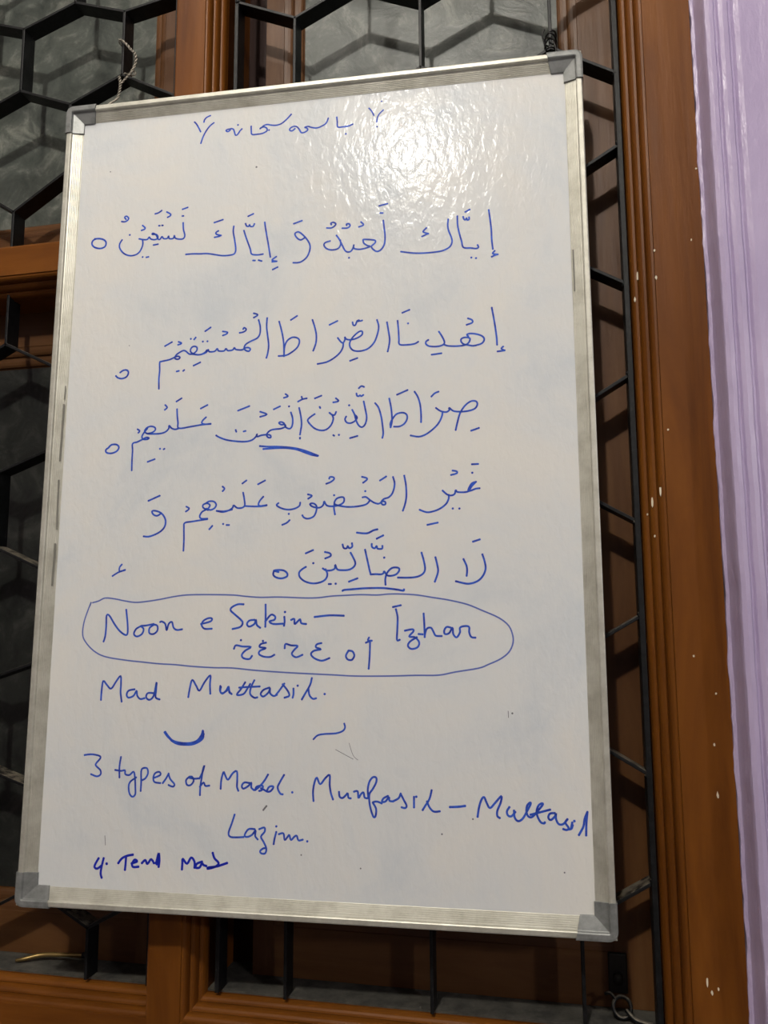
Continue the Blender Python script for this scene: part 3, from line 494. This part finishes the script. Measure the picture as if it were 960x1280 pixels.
def cap(cx, cz, sx, sz, L):
    p = fprof(0.0016, 0.0010, False); R = 0.008; v, f = [], []
    secs = []
    def P_(s, which):          # path positions for offset s
        return None
    k = len(p); rows = []
    # arm along x: end (slanted) -> corner arc -> arm along z end (slanted)
    N = 6
    for i in range(N + 3):
        row = []
        for s, d in p:
            if i == 0: q = (L + (0.004 - s * 0.25 if sx else 0), s)
            elif i == N + 2: q = (s, L - s * 0.1)
            else:
                a = math.pi / 2 * (i - 1) / N
                if s < R: q = (R - (R - s) * math.sin(a), R - (R - s) * math.cos(a))
                else: q = (s, s)
            row.append((cx + sx * q[0], d, cz + sz * q[1]))
        rows.append(row)
    for row in rows: v += row
    for i in range(len(rows) - 1):
        for j in range(k): f.append((i * k + j, i * k + (j + 1) % k, (i + 1) * k + (j + 1) % k, (i + 1) * k + j))
    f += [tuple(range(k)), tuple((len(rows) - 1) * k + j for j in range(k))]
    return link('corner_cap', v, f, M_CAP, board)
cap(X0, Z1, 1, -1, 0.033); cap(X1, Z1, -1, -1, 0.033); cap(X0, Z0, 1, 1, 0.033); cap(X1, Z0, -1, 1, 0.033)
# handwriting: thin ink strokes lying on the sheet
def ink(words, m, hh):
    v, f = [], []
    for name_, wd_, strokes in words:
        w2 = wd_ * 0.00080 / 2
        for st in strokes:
            pts = [Vector((-BW / 2 + st[i] * 1e-4, BH - st[i + 1] * 1e-4)) for i in range(0, len(st), 2)]
            hh2 = hh + random.uniform(0, 2e-5); y = SD - hh2
            def disc(c, rr):
                i0 = len(v)
                for k in range(10): v.append((c.x + rr * math.cos(k * math.pi / 5), y, c.y + rr * math.sin(k * math.pi / 5)))
                f.append(tuple(range(i0, i0 + 10)))
            if len(pts) == 1: disc(pts[0], w2 * 1.25); continue
            q = smooth_path(pts, 4); i0 = len(v)
            for i, c in enumerate(q):
                t = (q[min(i + 1, len(q) - 1)] - q[max(i - 1, 0)])
                t = t.normalized() if t.length > 1e-9 else Vector((1, 0)); nn = Vector((-t.y, t.x)) * w2
                v.append((c.x + nn.x, y, c.y + nn.y)); v.append((c.x - nn.x, y, c.y - nn.y))
            for i in range(len(q) - 1): f.append((i0 + 2 * i, i0 + 2 * i + 1, i0 + 2 * i + 3, i0 + 2 * i + 2))
            y -= 2e-5; disc(q[0], w2 * 1.12); disc(q[-1], w2 * 1.12)
    me = bpy.data.meshes.new('handwritten_word'); me.from_pydata(v, [], f); me.materials.append(m)
    o = bpy.data.objects.new('handwritten_word', me); COL.objects.link(o); o.parent = board; return o
for wq in INK:
    m = M_INKT if wq[0] == 'k0' else (M_INKD if wq[0][0] == 'p' else M_INK)
    ink([wq], m, 0.00012)
# stray smudges and dots
sv = []
for u_, v_, rr in [(0.235, 0.095, 1.2), (0.055, 0.083, 0.8), (0.30, 0.84, 0.8), (0.36, 0.85, 0.8), (0.44, 0.815, 0.9), (0.09, 0.30, 0.6), (0.51, 0.70, 1.0), (0.47, 0.80, 0.9), (0.555, 0.845, 0.8)]:
    sv.append(('s', rr * 2, [[round(u_ * 1e4), round(v_ * 1e4)]]))
o = ink(sv, M_SPECK, 0.0001); o.name = 'smudge_dots'

M_SCUFF = mat('dark_scuff', srgb(122, 120, 112), 0.7)
for st_, wd_, dep_ in [([160, 3449, 155, 3599], 1.6, 0.0025), ([155, 3664, 151, 4036, 149, 4311], 2.6, 0.0025), ([150, 4539, 153, 4810, 158, 5079], 2.2, 0.0025),
                       ([154, 5256, 151, 5477, 148, 5704], 2.6, 0.0025), ([5840, 2259, 5840, 2428, 5840, 2709], 1.8, 0.0025),
                       ([3339, 7382, 3519, 7470], 0.7, 1e-4), ([3477, 7317, 3518, 7432, 3567, 7477], 0.6, 1e-4), ([2600, 7987, 2632, 7948], 2.2, 1e-4),
                       ([905, 8300, 915, 8390], 0.8, 1e-4), ([5060, 6980, 5062, 7040], 0.8, 1e-4)]:
    so = ink([('s', wd_, [st_])], M_SCUFF if dep_ > 1e-3 else M_SPECK, dep_); so.name = 'scuff_mark'

# ---------------------------------------------------------------- wires, stays
def twisted(name, pts, rad, m, root, off, turns=9, amp=0.0014, sub=14):
    base = smooth_path([Vector(p) for p in pts], sub)
    for ph in (0, math.pi):
        q = []
        for i, p in enumerate(base):
            w = ph + 2 * math.pi * turns * i / len(base)
            q.append(p + Vector((math.cos(w) * amp, math.sin(w) * amp * 0.8, math.sin(w) * amp * 0.4)))
        tube(name, q, rad, m, root, off, 6, 1)
yf = YB0 - 0.004
wl = empty('hanging_wire', (-0.5165, YB0, 2.02), 'twisted grey wire tying the top left of the whiteboard to the grille', 'wire')
ol = (-0.5165, YB0, 2.02)
twisted('wire_strand', [(-0.5245, YB0 - 0.022, 1.970), (-0.5225, YB0 - 0.014, 1.984), (-0.5190, yf, 1.997), (-0.5160, yf, 2.008), (-0.5155, yf, 2.018), (-0.5175, yf, 2.027)], 0.00075, M_WIRE, wl, ol, 7)
twisted('wire_loop', [(-0.5155, yf, 2.016), (-0.5080, yf, 2.023), (-0.5000, yf - 0.001, 2.030), (-0.4955, yf, 2.042), (-0.4965, yf, 2.054), (-0.5030, yf, 2.062), (-0.5110, yf, 2.072), (-0.5190, yf, 2.077), (-0.5210, YB1, 2.070), (-0.5130, YB1 + 0.003, 2.050), (-0.5100, yf, 2.030)], 0.00075, M_WIRE, wl, ol, 12)
wr = empty('hanging_wire', (0.0137, YB0, 1.985), 'dark knotted wire tying the top right corner of the whiteboard to the grille', 'wire')
orr = (0.0137, YB0, 1.985)
kn = []
for i in range(34):
    a = i * 0.9; kn.append((0.0137 + 0.0065 * math.cos(a), YB0 + 0.008 + 0.0135 * math.sin(a), 1.984 + 0.010 * math.sin(i * 0.37) + 0.0003 * i))
tube('wire_knot', kn, 0.0010, M_BLACK, wr, orr, 6, 4)
tube('wire_strand', [(0.0165, yf - 0.002, 1.984), (0.0190, yf - 0.003, 1.974), (0.0190, yf - 0.004, 1.962), (0.0200, yf + 0.003, 1.952)], 0.0010, M_BLACK, wr, orr, 6, 4)
tube('wire_end', [(0.0080, yf, 1.980), (0.0050, yf - 0.003, 1.992), (0.0075, yf - 0.003, 1.999)], 0.0009, M_BLACK, wr, orr, 6, 4)

sl = (-0.58, F + 0.052, Z(-0.3915))
st = empty('window_stay', sl, 'thin tarnished brass window stay lying on the dusty ledge at bottom left', 'window stay')
tube('arm', [(-0.620, F + 0.044, Z(-0.3885)), (-0.611, F + 0.046, Z(-0.3870)), (-0.595, F + 0.055, Z(-0.3850)), (-0.570, F + 0.058, Z(-0.3840)), (-0.541, F + 0.060, Z(-0.3830))],
     lambda t: 0.0016 + 0.0010 * math.sin(t * 3), M_BRASS, st, sl, 8, 5)
tube('collar', [(-0.545, F + 0.0598, Z(-0.3832)), (-0.536, F + 0.0602, Z(-0.3828))], 0.0034, M_BLACK, st, sl, 10, 1)
sr = (0.055, F + 0.05, Z(-0.3915))
s2 = empty('window_stay', sr, 'dark iron ring and hook lying on the ledge below the lower right corner', 'window stay')
ring = [(0.0500 + 0.0085 * math.cos(a * math.pi / 6), F + 0.047 + 0.0035 * math.sin(a * math.pi / 6), Z(-0.3800) + 0.0085 * math.sin(a * math.pi / 6)) for a in range(13)]
tube('ring', ring, 0.0019, M_IRON, s2, sr, 8, 4)
tube('arm', [(0.0535, F + 0.045, Z(-0.3815)), (0.0620, F + 0.038, Z(-0.3870)), (0.0770, F + 0.0345, Z(-0.3885))], 0.0022, M_IRON, s2, sr, 8, 4)
tube('tip', [(0.0440, F + 0.049, Z(-0.3740)), (0.0390, F + 0.052, Z(-0.3700)), (0.0340, F + 0.053, Z(-0.3715))], 0.0016, M_IRON, s2, sr, 8, 4)
